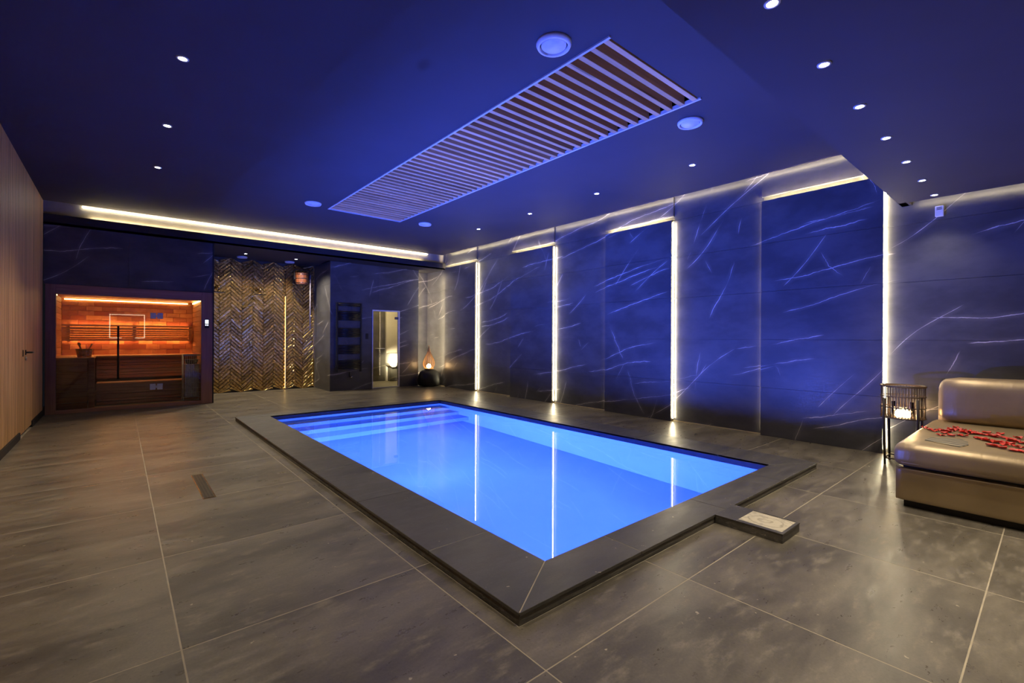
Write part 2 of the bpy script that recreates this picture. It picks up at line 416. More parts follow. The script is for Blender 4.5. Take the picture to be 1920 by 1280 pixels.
# coping stones, mitred at the corners
cop = MB()
def ctile(poly, name='coping_tile'):
    mb = MB().prism(poly, CZ-.016, CZ)
    return mb.build(name, 'coping', pool, bevel=.0015)
def shrink(a, b): return a+.002, b-.002
stx = [2.155, 3.13, 4.11]; sty = [2.19, 3.16, 4.13, 5.10, 6.07, 7.04]
def side_x(y0o, y0i, near):
    pts = [None]+stx+[None]
    for i in range(len(pts)-1):
        a, b = pts[i], pts[i+1]
        ao = CX0 if a is None else a+.002; ai = PX0 if a is None else a+.002
        bo = CX1 if b is None else b-.002; bi = PX1 if b is None else b-.002
        if a is None: ao += .004; ai += .004
        if b is None: bo -= .004; bi -= .004
        ctile([(ao, y0o), (bo, y0o), (bi, y0i), (ai, y0i)])
side_x(CY0, PY0, True); side_x(CY1, PY1, False)
def side_y(xo, xi):
    pts = [None]+sty+[None]
    for i in range(len(pts)-1):
        a, b = pts[i], pts[i+1]
        ao = CY0 if a is None else a+.002; ai = PY0 if a is None else a+.002
        bo = CY1 if b is None else b-.002; bi = PY1 if b is None else b-.002
        if a is None: ao += .004; ai += .004
        if b is None: bo -= .004; bi -= .004
        ctile([(xo, ao), (xo, bo), (xi, bi), (xi, ai)])
side_y(CX0, PX0); side_y(CX1, PX1)
rb = MB(); e = .006
rb.box(CX0+e, PX0-.001, CY0+e, CY1-e, -.02, CZ-.014); rb.box(PX1+.001, CX1-e, CY0+e, CY1-e, -.02, CZ-.014)
rb.box(PX0-.001, PX1+.001, CY0+e, PY0-.001, -.02, CZ-.014); rb.box(PX0-.001, PX1+.001, PY1+.001, CY1-e, -.02, CZ-.014)
rb.build('coping_base', 'coping_edge', pool)
gr = MB()
gr.box(CX0+e, PX0, CY0+e, CY1-e, CZ-.014, CZ-.002); gr.box(PX1, CX1-e, CY0+e, CY1-e, CZ-.014, CZ-.002)
gr.box(PX0, PX1, CY0+e, PY0, CZ-.014, CZ-.002); gr.box(PX0, PX1, PY1, CY1-e, CZ-.014, CZ-.002)
gr.build('coping_grout', 'grout', pool)
# underwater lamps on the left long wall
for k, yy in enumerate((5.55, 3.1)):
    lo = MB().tube([(PX0, yy, -.42), (PX0+.03, yy, -.42)], .11, 20).build('pool_lamp', 'frame_white', pool)
    for (dv, pw, lz) in (((1, .12, .12), P_POOL*P_UP, -.36), ((1, .25, -.55), P_POOL, -.46)):
        a = arealight('pool_light', (PX0+.06, yy, lz), dv, .14, .14, pw, BLUE, spread=180)
        a.data.cycles.is_caustics_light = True
        a.parent = lo; a.matrix_parent_inverse = Matrix.Translation(-Vector(pool.location)-Vector(lo.location))

# skimmer upstand
sk = empty('skimmer_box', (3.11, 1.25, 0), label='low tiled box with a chalky stained lid jutting from the pool coping', cat='skimmer')
B(2.978, 3.25, 1.045, 1.45, 0, .05).build('tiled_body', 'coping_edge', sk, bevel=.002)
B(2.976, 3.252, 1.32, 1.45, .05, .056).build('tiled_strip', 'coping', sk)
B(3.012, 3.24, 1.062, 1.318, .05, .0545).build('lid', 'skimmer', sk)
fr = MB(); fr.box(2.976, 3.010, 1.043, 1.318, .05, .057); fr.box(3.242, 3.252, 1.043, 1.318, .05, .057); fr.box(3.010, 3.242, 1.043, 1.060, .05, .057)
fr.build('rim', 'coping', sk)

# linear floor drain
dr = empty('floor_drain', (.52, 4.47, 0), label='narrow perforated steel floor drain set in the tiles left of the pool', cat='drain')
B(.478, .562, 4.09, 4.85, -.001, .002).build('frame', 'brass', dr)
B(.486, .554, 4.10, 4.84, .0015, .0035).build('grate', simple('drain_grate', (.10, .09, .075), .35, metal=.9), dr)
hl = MB()
for i in range(30):
    for j in range(3):
        x, y = .50+.02*j, 4.12+i*.0243
        hl.box(x-.005, x+.005, y-.007, y+.007, .0034, .0042)
hl.build('slot', 'black', dr, kind='stuff')

# ------------------------------------------------------------------ right wall: panels and fields
wr_ = B(XF+.012, XF+.25, YB, 11.2, -.1, 3.6).build('wall_right', 'marble_grout', kind='structure')
panels = [(1.20, 2.425), (3.665, 4.88), (6.11, 7.33), (8.57, 9.85)]
rows = [0, .6, 1.2, 1.8, 2.4, 2.945]
def wall_tiles(parent, x0, x1, y0, y1, zs, mat='marble', gap=.0015):
    for a, b in zip(zs[:-1], zs[1:]):
        if x1-x0 < .05: B(x0, x1, y0+gap, y1-gap, a+gap, b-gap).build('tile', mat, parent)
        else: B(x0+gap, x1-gap, y0, y1, a+gap, b-gap).build('tile', mat, parent)
# field tiles, full height up into the cove
yedges = [YB, -1.25, 0.0]+[1.20]+[v for p_ in panels[1:] for v in ()]
fields = [(YB, -1.2), (-1.2, 0.0), (0.0, 1.20), (2.425, 3.665), (4.88, 6.11), (7.33, 8.57), (9.85, 11.0)]
for a, b in fields: wall_tiles(wr_, XF, XF+.012, a, b, rows+[3.45])
for a, b in panels: wall_tiles(wr_, XF, XF+.012, a, b, [0, 1.5, 2.955, 3.2])
# headers over the panels
for a, b in panels:
    B(XF-.03, XF+.012, a-.005, b+.01, 3.0, 3.45).build('header_tile', 'marble', wr_, bevel=.001)
for i, (a, b) in enumerate(panels):
    tr = empty('trim_%d' % (i+1), (XP, (a+b)/2, 0), kind='structure')
    B(XP+.012, XF, a+.006, b-.006, 0, 2.89).build('carrier', 'marble_grout', tr)
    wall_tiles(tr, XP, XP+.012, a, b, rows[:-1]+[2.94])
    B(XP+.012, XF-.002, a-.001, a+.006, .0, 2.94).build('edge_profile', 'brass_mesh', tr)
    B(XF-.036, XF-.028, a-.014, a-.005, .04, 2.92).build('led_strip', 'led', tr)
    B(XF-.024, XF-.016, b+.001, b+.006, .04, 2.92).build('led_strip', 'led' if i == 3 else 'led_far', tr)
    B(XP+.014, XP+.028, a+.05, b-.05, 2.892, 2.898).build('led_strip', 'led_top', tr)
# pale cream strip where the wall meets the floor
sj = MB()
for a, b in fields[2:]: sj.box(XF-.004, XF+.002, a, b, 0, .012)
sj.build('base_strip_right', simple('pale_strip', (.5, .42, .26), .5), kind='structure')

# ------------------------------------------------------------------ ceiling
CEX = 6.085
GX0, GX1, GY0, GY1 = 2.535, 3.755, 1.985, 7.50
ce = MB()
ce.box(XL-.1, GX0, YS, 9.88, HC, HC+.06); ce.box(GX1, CEX, YS, 9.88, HC, HC+.06)
ce.box(GX0, GX1, YS, GY0, HC, HC+.06); ce.box(GX0, GX1, GY1, 9.88, HC, HC+.06)
ce.box(XL-.1, XF+.2, YS-.06, YS, HS, 3.6)                  # vertical face of the lowered part
ce.box(XL-.1, 6.06, YB, YS-.06, HS, HS+.05)
ce.box(6.06, XF, .98, YS, HS, HS+.05)
ceiling = ce.build('ceiling', 'ceiling', kind='structure')
ct = MB()
ct.box(XL-.1, XF+.2, YS-.06, 10.3, 3.5, 3.56); ct.box(XL-.1, XF+.2, YB, YS-.06, 2.80, 2.86)
ct.build('ceiling_upper_slab', 'plaster', ceiling)
gb = MB(); gb.box(GX0-.02, GX1+.02, GY0-.02, GY1+.02, 3.44, 3.48)
gb.box(GX0-.02, GX0, GY0, GY1, HC+.01, 3.44); gb.box(GX1, GX1+.02, GY0, GY1, HC+.01, 3.44); gb.box(GX0, GX1, GY0-.02, GY0, HC+.01, 3.44); gb.box(GX0, GX1, GY1, GY1+.02, HC+.01, 3.44)
gb.build('recess', 'ceiling', ceiling)
# cove inner wall above slot + led
B(CEX-.02, CEX, YS, 9.88, HC+.06, HC+.2).build('cove_lip', 'plaster', ceiling)
B(CEX, CEX+.03, YS, 9.88, HC+.004, HC+.012).build('cove_ledge', 'ceiling', ceiling)
B(CEX+.004, CEX+.024, YS+.05, 9.7, HC+.014, HC+.022).build('led_strip', 'led_cove', ceiling)
B(6.04, 6.06, YB, .98, HS+.05, HS+.12).build('cove_lip', 'plaster', ceiling)
B(6.06, 6.095, YB, .98, HS+.004, HS+.012).build('cove_ledge', 'ceiling', ceiling)
B(6.064, 6.084, YB+.1, .95, HS+.014, HS+.022).build('led_strip', 'led_cove', ceiling)
# wooden grille
gri = empty('ceiling_grille', ((GX0+GX1)/2, (GY0+GY1)/2, HC), label='long slatted pine ventilation grille recessed in the blue lit ceiling above the pool', cat='ceiling grille')
fr = MB(); q = .016
fr.box(GX0-q, GX0+.004, GY0-q, GY1+q, HC-.012, HC+.02); fr.box(GX1-.004, GX1+q, GY0-q, GY1+q, HC-.012, HC+.02)
fr.box(GX0, GX1, GY1-.004, GY1+q, HC-.012, HC+.02)
fr.build('frame', 'frame_white', gri)
y = GY0+.01; k = 0
sl0 = None
while y < GY1-.04:
    if sl0 is None: sl0 = B(GX0+.005, GX1-.005, y, y+.045, HC-.008, HC+.115).build('slat', 'grille', gri, bevel=.002, origin=(GX0, y, HC)); base = Vector(sl0.location)
    else: copyto(sl0, 'slat', base+Vector((0, .1180*k, 0)), gri)
    k += 1; y = GY0+.01+.1180*k

# ------------------------------------------------------------------ ceiling beam at far end with cove
bm_ = MB()
bm_.box(XL-.1, XF, 9.93, 9.965, HN, 3.065); bm_.box(XL-.1, 5.75, 9.93, 10.5, HN, HN+.03)
bm_.box(1.3, 3.62, 10.5, 11.75, HN, HN+.03); bm_.box(3.55, XF, 10.5, 11.0, HN, HN+.03)
bm_.box(5.75, XF, 9.93, 10.5, HN, HN+.03)
beam = bm_.build('ceiling_beam', 'ceiling_black', kind='structure')
beam.name = 'trim_5'
B(XL-.1, XF, 10.02, 10.06, HN+.03, 3.5).build('cove_face', 'plaster', beam)
B(-.45, 5.75, 9.985, 10.018, 3.238, 3.26).build('led_strip', 'led_beam', beam)
B(-.35, 5.6, 9.985, 10.01, 3.05, 3.06).build('led_strip', emit('led_ledge', (1, .80, .46), 40.0), beam)

# ------------------------------------------------------------------ downlights
def downlight(x, y, z, label, power, group, r=.028, angle=105):
    e_ = empty('downlight', (x, y, z), label=label, cat='downlight', group=group)
    MB().lathe([(r*1.0, z-.001), (r*1.45, z-.001), (r*1.4, z-.006), (r*1.02, z-.007)], x, y, 20, cap=False).build('trim_ring', 'frame_white', e_)
    MB().lathe([(r, z-.0015), (r, z-.003)], x, y, 20).build('lens', 'bulb', e_)
    s = spotlight('lamp', (0, 0, -.02), power, WHITE, angle, .8, e_, .03)
    return e_
for i, yy in enumerate((1.42+.0, 2.75, 4.175, 5.60, 7.05)):
    lab = {2: 'round ceiling spotlight in the left row, the nearest and largest of three in view', 3: 'round ceiling spotlight in the left row, the middle one of three in view', 4: 'round ceiling spotlight in the left row, the farthest of three in view'}.get(i)
    if lab: downlight(.35, yy, HC, lab, P_SPOT, 'left row of ceiling spotlights')
    elif i == 1: downlight(.35, yy, HC, 'round ceiling spotlight in the left row, the one closest to the lowered ceiling', P_SPOT, 'left row of ceiling spotlights')
for i, (yy, lab) in enumerate(((2.79, 'largest and nearest ceiling spotlight of the row beside the marble wall'), (4.22, 'second ceiling spotlight from the front in the row beside the marble wall'), (5.615, 'third ceiling spotlight from the front in the row beside the marble wall'), (7.04, 'farthest ceiling spotlight of the row beside the marble wall'))):
    downlight(5.135, yy, HC, lab, P_SPOT*.42, 'right row of ceiling spotlights', angle=80)
names = ['first', 'second', 'third', 'fourth', 'fifth', 'sixth', 'seventh']
for i, xx in enumerate((2.05, 2.705, 3.352, 4.012, 4.667, 5.313, 5.931)):
    lab = {0: 'ceiling spotlight of the lowered ceiling at the very top of the photo, nearest the camera', 6: 'ceiling spotlight of the lowered ceiling closest to the marble wall'}.get(i, '%s spotlight from the near end of the line in the lowered ceiling' % names[i])
    downlight(xx, .768, HS, lab, P_SOFFIT*(1 if i < 6 else .4), 'line of spotlights in the lowered ceiling', r=.022, angle=100)
for i, xx in enumerate((-.4, 1.0, 2.4, 3.8)):
    downlight(xx, -1.3, HS, ['spotlight of the rear ceiling row by the wood slat wall', 'second spotlight of the rear ceiling row from the wood slat wall', 'third spotlight of the rear ceiling row from the wood slat wall', 'spotlight of the rear ceiling row above the sofa side'][i], P_SOFFIT*2.2, 'rear row of ceiling spotlights')
for i, xx in enumerate((1.97, 2.94)):
    downlight(xx, 10.76, HN, 'small ceiling spotlight above the %s part of the shower niche' % ('left' if i == 0 else 'right'), P_SPOT*1.7, 'shower niche spotlights', angle=140, r=.026)

# vents
def vent(x, y, z, r, label, group, parts=True):
    e_ = empty('ceiling_vent', (x, y, z), label=label, cat='vent', group=group)
    MB().lathe([(r*.78, z), (r, z), (r, z-.012), (r*.93, z-.03), (r*.80, z-.03), (r*.78, z-.012)], x, y, 36, cap=False).build('ring', 'vent', e_)
    MB().lathe([(r*.70, z-.004), (r*.72, z-.02), (r*.66, z-.026), (.001, z-.027)], x, y, 36).build('disc', 'vent', e_)
for (x, y, r, lab) in ((2.295, 2.272, .123, 'round white ceiling vent nearest the camera, left of the wooden grille'), (4.10, 2.252, .115, 'round white ceiling vent right of the near end of the wooden grille'), (2.246, 7.344, .12, 'round white ceiling vent left of the far end of the wooden grille'), (4.176, 7.347, .115, 'round white ceiling vent right of the far end of the wooden grille')):
    vent(x, y, HC, r, lab, 'round ceiling vents')
vent(1.99, 11.22, HN, .1, 'flat round ceiling vent above the left shower head', 'shower niche vents'); vent(2.93, 11.22, HN, .1, 'flat round ceiling vent above the right shower head', 'shower niche vents')

# ------------------------------------------------------------------ left slatted wall
wl = B(XL-.15, XL-.022, YB, 10.2, 0, 3.5).build('wall_left', 'slat_back', kind='structure')
DY0, DY1 = 7.79, 8.78
door = empty('door_1', (XL, (DY0+DY1)/2, 0), kind='structure')
pitch = .0425
n_ = int((9.92-YB)/pitch)
s0 = B(XL-.022, XL, 0, .030, .085, 3.25).build('slat', 'slat', wl, origin=(XL, 0, 0)); s0.location = (XL, YB+.01, 0)
d0 = None
for k in range(1, n_):
    yy = YB+.01+k*pitch
    if DY0-.02 < yy < DY1 and yy+.03 < DY1:
        if yy < DY0+.004: continue
        if d0 is None:
            d0 = B(XL-.022, XL, yy, yy+.030, .035, 3.25).build('slat', 'slat', door, origin=(XL, yy, 0)); base = Vector(d0.location); y0_ = yy
        else: copyto(d0, 'slat', base+Vector((0, yy-y0_, 0)), door)
    else: copyto(s0, 'slat', (XL, yy, 0))
for o_ in COL.objects:
    if o_.name.startswith('slat') and o_.parent is None: o_.parent = wl
hd = MB(); hd.tube([(XL, 8.25, 1.0), (XL+.05, 8.25, 1.0), (XL+.055, 8.26, 1.0), (XL+.055, 8.38, 1.0)], .011, 8); hd.box(XL, XL+.008, 8.22, 8.28, .97, 1.03)
hd.build('lever_handle', 'black', door)
MB().tube([(XL, 8.25, .925), (XL+.01, 8.25, .925)], .025, 14).build('lock_rosette', 'steel', door)
B(XL-.005, XL+.006, 8.02, 8.06, .955, 1.035).build('flush_plate', 'black', door)
B(XL-.06, XL-.024, DY0+.05, DY1-.03, .004, .032).build('light_gap', emit('light_under_door', (.8, .88, 1.0), 16.0), door)
bb = MB(); bb.box(XL-.022, XL+.012, YB, DY0, 0, .08); bb.box(XL-.022, XL+.012, DY1, 9.95, 0, .08)
bb.build('baseboard_left', 'dark', kind='structure')

# ------------------------------------------------------------------ walls behind the camera
wb = B(XL-.15, XF+.2, YB-.15, YB, 0, 2.9).build('wall_back', simple('dark_plaster', (.10, .095, .09), .8), kind='structure')
mr = empty('wall_mirror', (.25, YB, 1.75), label='square mirror framed by a warm light line on the wall behind the camera', cat='mirror')
mx0, mx1, mz0, mz1 = -.25, .74, 1.17, 2.02
B(mx0, mx1, YB, YB+.03, mz0, mz1).build('mirror_glass', simple('mirror', (.4, .4, .42), .05, metal=1.0), mr)
lf = MB()
lf.box(mx0-.03, mx0, YB, YB+.04, mz0, mz1); lf.box(mx1, mx1+.03, YB, YB+.04, mz0, mz1); lf.box(mx0-.03, mx1+.03, YB, YB+.04, mz1, mz1+.03); lf.box(mx0-.03, mx0+.33, YB, YB+.04, mz0-.03, mz0); lf.box(mx1-.27, mx1+.03, YB, YB+.04, mz0-.03, mz0)
lf.build('light_frame', emit('mirror_led', (1, .85, .6), 9.0), mr)

# ------------------------------------------------------------------ far end: sauna
wf = empty('wall_far', (2.5, YN, 0), kind='structure')
SX0, SX1 = XL, 1.32
mz = 2.005
for a, b in ((SX0, .12), (.12, SX1-.0)):
    B(a+.001, b-.001, YN-.01, YN+.03, mz, HN).build('tile', 'marble', wf, bevel=.001)
B(SX0, SX1-.005, YN+.03, YN+.06, mz, HN+.03).build('sauna_lintel_backing', 'marble_grout', wf)
sa = empty('sauna_cabin', (.2, YN, 0), label='built-in wooden sauna with glass front, glowing orange, left on the far wall', cat='sauna')
ox0, ox1, oz0, oz1 = -.742, 1.13, .055, 1.855
B(SX0+.02, ox0, YN-.03, YN+.08, 0, 2.003).build('frame_post', 'sauna_frame', sa, bevel=.002)
B(ox1, SX1-.02, YN-.03, YN+.08, 0, 2.003).build('frame_post', 'sauna_frame', sa, bevel=.002)
B(ox0, ox1, YN-.03, YN+.08, oz1, 2.003).build('frame_head', 'sauna_frame_x', sa, bevel=.002)
B(ox0, ox1, YN-.03, YN+.08, 0, oz0).build('frame_sill', 'sauna_frame_x', sa, bevel=.002)
B(SX1-.02, SX1, YN-.035, 11.75, 0, HN).build('side_panel', 'dark', sa)
for a, b, nm in ((ox0, -.102, 'glass_pane'), (-.098, .49, 'glass_door'), (.494, ox1, 'glass_pane')):
    B(a, b, YN+.02, YN+.028, oz0, oz1).build(nm, 'glass', sa)
hn = MB(); hn.tube([(-.01, YN-.03, .505), (-.01, YN-.03, 1.375)], .014, 10)
for zz in (.62, 1.26): hn.tube([(-.01, YN-.03, zz), (-.01, YN+.02, zz)], .008, 8)
hn.build('door_handle', 'black', sa)
for zz in (.345, 1.56):
    h_ = MB(); h_.box(.405, .482, YN+.004, YN+.034, zz-.05, zz+.05); h_.box(.502, .579, YN+.004, YN+.034, zz-.05, zz+.05); h_.box(.482, .502, YN, YN+.02, zz-.02, zz+.02)
    h_.build('hinge', 'frame_white', sa, bevel=.001)
cp = B(1.175, 1.245, YN-.04, YN-.028, 1.36, 1.52).build('control_panel', 'black', sa)
B(1.184, 1.236, YN-.042, YN-.0395, 1.44, 1.51).build('display', 'screen', cp)
B(1.186, 1.206, YN-.042, YN-.0395, 1.405, 1.425).build('button', 'screen', cp); B(1.214, 1.234, YN-.042, YN-.0395, 1.405, 1.425).build('button', 'screen', cp)
# interior shell
SIx0, SIx1, SIy = -.80, 1.17, 11.6
it = MB(); it.box(SIx0-.04, SIx0, YN+.08, SIy, 0, 1.93); it.box(SIx1, SIx1+.04, YN+.08, SIy, 0, 1.93)
it.build('inner_side_wall', 'sauna_board_y', sa)
B(SIx0-.04, SIx1+.04, SIy, SIy+.04, 0, 1.93).build('inner_back_wall', 'sauna_board', sa)
B(SIx0-.04, SIx1+.04, YN+.08, SIy+.04, 1.90, 1.94).build('inner_ceiling', 'sauna_board', sa)
B(SIx0-.04, SIx1+.04, YN+.05, SIy, -.02, .02).build('inner_floor', 'floor', sa)
for side, x0, x1 in ((0, SIx0, SIx0+.012), (1, SIx1-.012, SIx1)):
    for k in range(19): B(x0, x1, YN+.08, SIy-.002, .03+k*.098, .03+k*.098+.092).build('side_board', 'sauna_board_y', sa)
# salt bricks
def bricks(z0, z1, rows_, cols):
    hh = (z1-z0)/rows_; ww = (SIx1-SIx0-.03)/cols
    for r in range(rows_):
        off = (r % 2)*.5
        for c in range(cols+(1 if off else 0)):
            a = max(SIx0+.015, SIx0+.015+(c-off)*ww); b = min(SIx1-.015, a+ww if c or not off else SIx0+.015+ww*.5)
            if c and off: a = SIx0+.015+(c-off)*ww; b = min(SIx1-.015, a+ww)
            if b-a < .03: continue
            d = random.uniform(0, .012)
            B(a+.002, b-.002, SIy-.05-d, SIy, z0+r*hh+.002, z0+(r+1)*hh-.002).build('salt_brick', 'salt', sa)
bricks(1.42, 1.84, 5, 9); bricks(.86, 1.15, 3, 9)
# back rest band
for k, (a, b) in enumerate(((1.385, 1.42), (1.325, 1.37), (1.285, 1.315), (1.245, 1.275), (1.205, 1.235), (1.165, 1.195), (1.12, 1.155))):
    B(SIx0+.02, SIx1-.04, SIy-.19, SIy-.165, a, b).build('backrest_slat', 'sauna_board', sa)
for xx in (-.72, .2, 1.08): B(xx, xx+.05, SIy-.165, SIy-.05, 1.12, 1.42).build('backrest_bracket', 'sauna_board', sa)
ledo = emit('sauna_led', (1, .45, .12), 34.0)
B(SIx0+.05, SIx1-.06, SIy-.12, SIy-.10, 1.40, 1.412).build('led_strip', ledo, sa)
B(SIx0+.05, SIx1-.06, SIy-.12, SIy-.10, 1.128, 1.140).build('led_strip', ledo, sa)
ledy = emit('sauna_led_top', (1, .70, .24), 16.0)
B(SIx0+.05, SIx1-.1, SIy-.075, SIy-.06, 1.865, 1.88).build('led_strip', ledy, sa)
B(SIx1-.035, SIx1-.014, YN+.12, SIy-.2, 1.862, 1.88).build('led_strip', ledy, sa)
B(SIx0+.014, SIx0+.035, YN+.12, YN+.5, 1.862, 1.88).build('led_strip', ledy, sa)
# benches
for k in range(6): B(SIx0+.013, SIx1-.013, 10.92+k*.113, 10.92+k*.113+.103, .835, .862).build('bench_board', 'bench', sa, bevel=.003)
zb = [(.79, .83), (.735, .78), (.69, .725), (.62, .68), (.565, .61), (.52, .555), (.46, .51)]
for a, b in zb: B(SIx0+.5, SIx1-.013, 10.95, 10.97, a, b).build('bench_front_slat', 'sauna_board', sa)
for k in range(3): B(-.29, SIx1-.013, 10.58+k*.118, 10.58+k*.118+.108, .375, .405).build('bench_board', 'bench', sa, bevel=.003)
for a, b in ((.32, .37), (.27, .31), (.22, .26), (.14, .21), (.09, .13), (.03, .08)): B(-.29, SIx1-.013, 10.60, 10.62, a, b).build('bench_front_slat', 'sauna_board', sa)
for k in range(8): B(SIx0+.013, -.30, 10.10+k*.102, 10.10+k*.102+.094, .835, .862).build('bench_board', 'bench', sa, bevel=.003)
for k in range(8): B(SIx0+.02, -.385, 10.11, 10.13, .05+k*.098, .05+k*.098+.09).build('bench_front_slat', 'sauna_board', sa)
B(-.375, -.30, 10.10, 10.17, .02, .835).build('bench_post', 'sauna_board', sa)
arealight('sauna_fill', (.2, 10.7, 1.88), (0, 0, -1), 1.2, .5, 6, (1, .66, .40))  # unseen fill light under the ceiling, added to brighten the benches and interior
# heater in wire guard
ht = empty('sauna_heater', (1.02, 10.40, 0), label='sauna heater of stones behind a pale wire guard, right end of the sauna', cat='heater')
B(.925, 1.135, 10.30, 10.50, .10, .70).build('body', 'steel', ht)
stn = MB()
for i in range(26):
    x, y, z = random.uniform(.95, 1.11), random.uniform(10.32, 10.48), random.uniform(.71, .78); r = random.uniform(.02, .032)
    stn.lathe([(r*.3, z-r*.8), (r, z-r*.2), (r*.9, z+r*.4), (r*.3, z+r*.8)], x, y, 7)
stn.build('stones', 'stone', ht, kind='stuff')
hx0, hx1, hy0, hy1 = .895, 1.155, 10.26, 10.53
for k in range(10):
    xx = hx0+k*(hx1-hx0)/9
    MB().tube([(xx, hy0, .1), (xx, hy0, .87)], .0035, 5).build('guard_wire', 'wire', ht)
for k in range(7):
    yy = hy0+(k+1)*(hy1-hy0)/7
    MB().tube([(hx0, yy, .1), (hx0, yy, .87)], .0035, 5).build('guard_wire', 'wire', ht)
for k in range(10):
    zz = .1+k*.77/9
    MB().tube([(hx0, hy1, zz), (hx0, hy0, zz), (hx1, hy0, zz)], .004, 5).build('guard_ring', 'wire', ht)
gt = MB(); gt.box(hx0-.005, hx1+.005, hy0-.005, hy0+.02, .855, .885); gt.box(hx0-.005, hx0+.02, hy0, hy1, .855, .885); gt.build('guard_rail', 'wire', ht)
for q_ in ((hx0, hy0), (hx1, hy0), (hx0, hy1), (hx1, hy1)): MB().tube([(q_[0], q_[1], .02), (q_[0], q_[1], .1)], .006, 6).build('foot', 'wire', ht)
# pail and ladle
pl_ = empty('sauna_pail', (-.43, 10.30, .862), label='pale wooden sauna pail standing on the left bench', cat='bucket')
for k in range(14):
    a0, a1 = 2*pi*k/14+.02, 2*pi*(k+1)/14-.02
    def pt(r, a, z): return (-.43+r*cos(a), 10.30+r*sin(a), z)
    MB().add([pt(.085, a0, .862), pt(.085, a1, .862), pt(.072, a1, .862), pt(.072, a0, .862), pt(.108, a0, 1.0), pt(.108, a1, 1.0), pt(.094, a1, 1.0), pt(.094, a0, 1.0)],
             [(0, 1, 5, 4), (2, 3, 7, 6), (4, 5, 6, 7), (0, 3, 2, 1), (1, 2, 6, 5), (3, 0, 4, 7)]).build('stave', 'pail', pl_)
MB().lathe([(.074, .863), (.074, .875)], -.43, 10.30, 14).build('bottom', 'pail', pl_)
for zz in (.90, .965): MB().tube([(-.43+(.093+(zz-.9)*.17)*cos(2*pi*k/20), 10.30+(.093+(zz-.9)*.17)*sin(2*pi*k/20), zz) for k in range(20)], .004, 5, close=True).build('hoop', 'brass', pl_)
ld = empty('ladle', (-.47, 10.30, .88), label='wooden ladle with a thick rounded handle end leaning out of the sauna pail', cat='ladle')
MB().tube([(-.455, 10.30, .885), (-.475, 10.30, 1.0), (-.49, 10.30, 1.055), (-.493, 10.30, 1.07), (-.497, 10.30, 1.10)], [.009, .010, .014, .024, .016], 10).build('handle', 'pail', ld)
MB().lathe([(.018, .877), (.026, .89), (.024, .905)], -.452, 10.30, 12).build('cup', 'pail', ld)
l2 = MB().tube([(-.41, 10.31, .885), (-.37, 10.31, 1.0), (-.335, 10.31, 1.085)], [.007, .008, .011], 8).build('whisk_handle', 'pail')
tag(l2, 'thin wooden stick leaning to the right in the sauna pail', 'stick')

# ------------------------------------------------------------------ shower niche
NY = 11.6
B(SX1, 3.75, NY+.01, NY+.1, 0, 3.0).build('wall_niche_back', 'marble_grout', wf)
Lt, Wt = .30, .0585
# herringbone tiles
tiles = []
def rot45(x, y): c = sqrt(.5); return (x*c-y*c, x*c+y*c)
for m_ in range(-12, 14):
    for k in range(-60, 60):
        for typ in (0, 1):
            if typ == 0: x0, y0, w_, h_ = k*Wt+m_*Lt, k*Wt-m_*Lt, Lt, Wt
            else: x0, y0, w_, h_ = Lt+k*Wt+m_*Lt, (k+1)*Wt-Lt-m_*Lt, Wt, Lt
            cx, cz = rot45(x0+w_/2, y0+h_/2); cx += 2.5; cz += 1.4
            if SX1-.06 < cx < 3.66 and -.05 < cz < HN+.05: tiles.append((cx, cz, typ))
tb = MB(); a_, b_ = Lt/2-.0015, Wt/2-.0015; d_ = .012
tb.add([(-a_, 0, -b_), (a_, 0, -b_), (a_, 0, b_), (-a_, 0, b_), (-a_+.012, -d_, -b_+.010), (a_-.012, -d_, -b_+.010), (a_-.012, -d_, b_-.010), (-a_+.012, -d_, b_-.010)],
       [(0, 3, 2, 1), (4, 5, 6, 7), (0, 1, 5, 4), (1, 2, 6, 5), (2, 3, 7, 6), (3, 0, 4, 7)])
t0 = None
def inside(cx, cz): return True
tiles.sort(key=lambda t: abs(t[0]-2.35)*1.0+abs(t[1]-1.35)*.9)
rest = MB()
panelm = empty('shower_mosaic', (2.4, NY, 0), label='glossy bronze herringbone tiled back wall of the shower niche', cat='tiled wall')
for i, (cx, cz, typ) in enumerate(tiles):
    # clip: keep tiles fully inside horizontally/vertically, cut ones shortened in rest
    full = (SX1+.107 < cx < 3.6-.105) and (.107 < cz < HN-.105)
    rx, rz = random.gauss(0, .035), random.gauss(0, .035)
    an = -pi/4 if typ == 0 else -3*pi/4
    if full and t0 is not None and len([1]) and inside.__dict__.setdefault('n', 0) < 299:
        o_ = copyto(t0, 'tile', Vector((cx, NY, cz))-Vector(panelm.location), panelm, rot=(0, an, 0)); o_.rotation_euler = (Matrix.Rotation(rx, 3, 'X') @ Matrix.Rotation(rz, 3, 'Z') @ Matrix.Rotation(an, 3, 'Y')).to_euler(); inside.n += 1
    elif full and t0 is None:
        t0 = tb.build('tile', 'bronze_tile', panelm); t0.location = Vector((cx, NY, cz))-Vector(panelm.location); t0.rotation_euler = (0, an, 0)
    else:
        R = Matrix.Rotation(rx, 3, 'X') @ Matrix.Rotation(rz, 3, 'Z') @ Matrix.Rotation(an, 3, 'Y')
        vs_ = [R @ Vector(v)+Vector((cx, NY, cz)) for v in tb.v]
        vs_ = [(min(max(v.x, SX1), 3.6), v.y, min(max(v.z, .0), HN)) for v in vs_]
        rest.add(vs_, tb.f)
rest.build('edge_tiles', 'bronze_tile', panelm, kind='stuff')
B(2.934, 2.942, NY-.050, NY, 0, 2.75).build('edge_profile', 'brass', panelm)  # fin added to block the strip's light from the tiles on its right
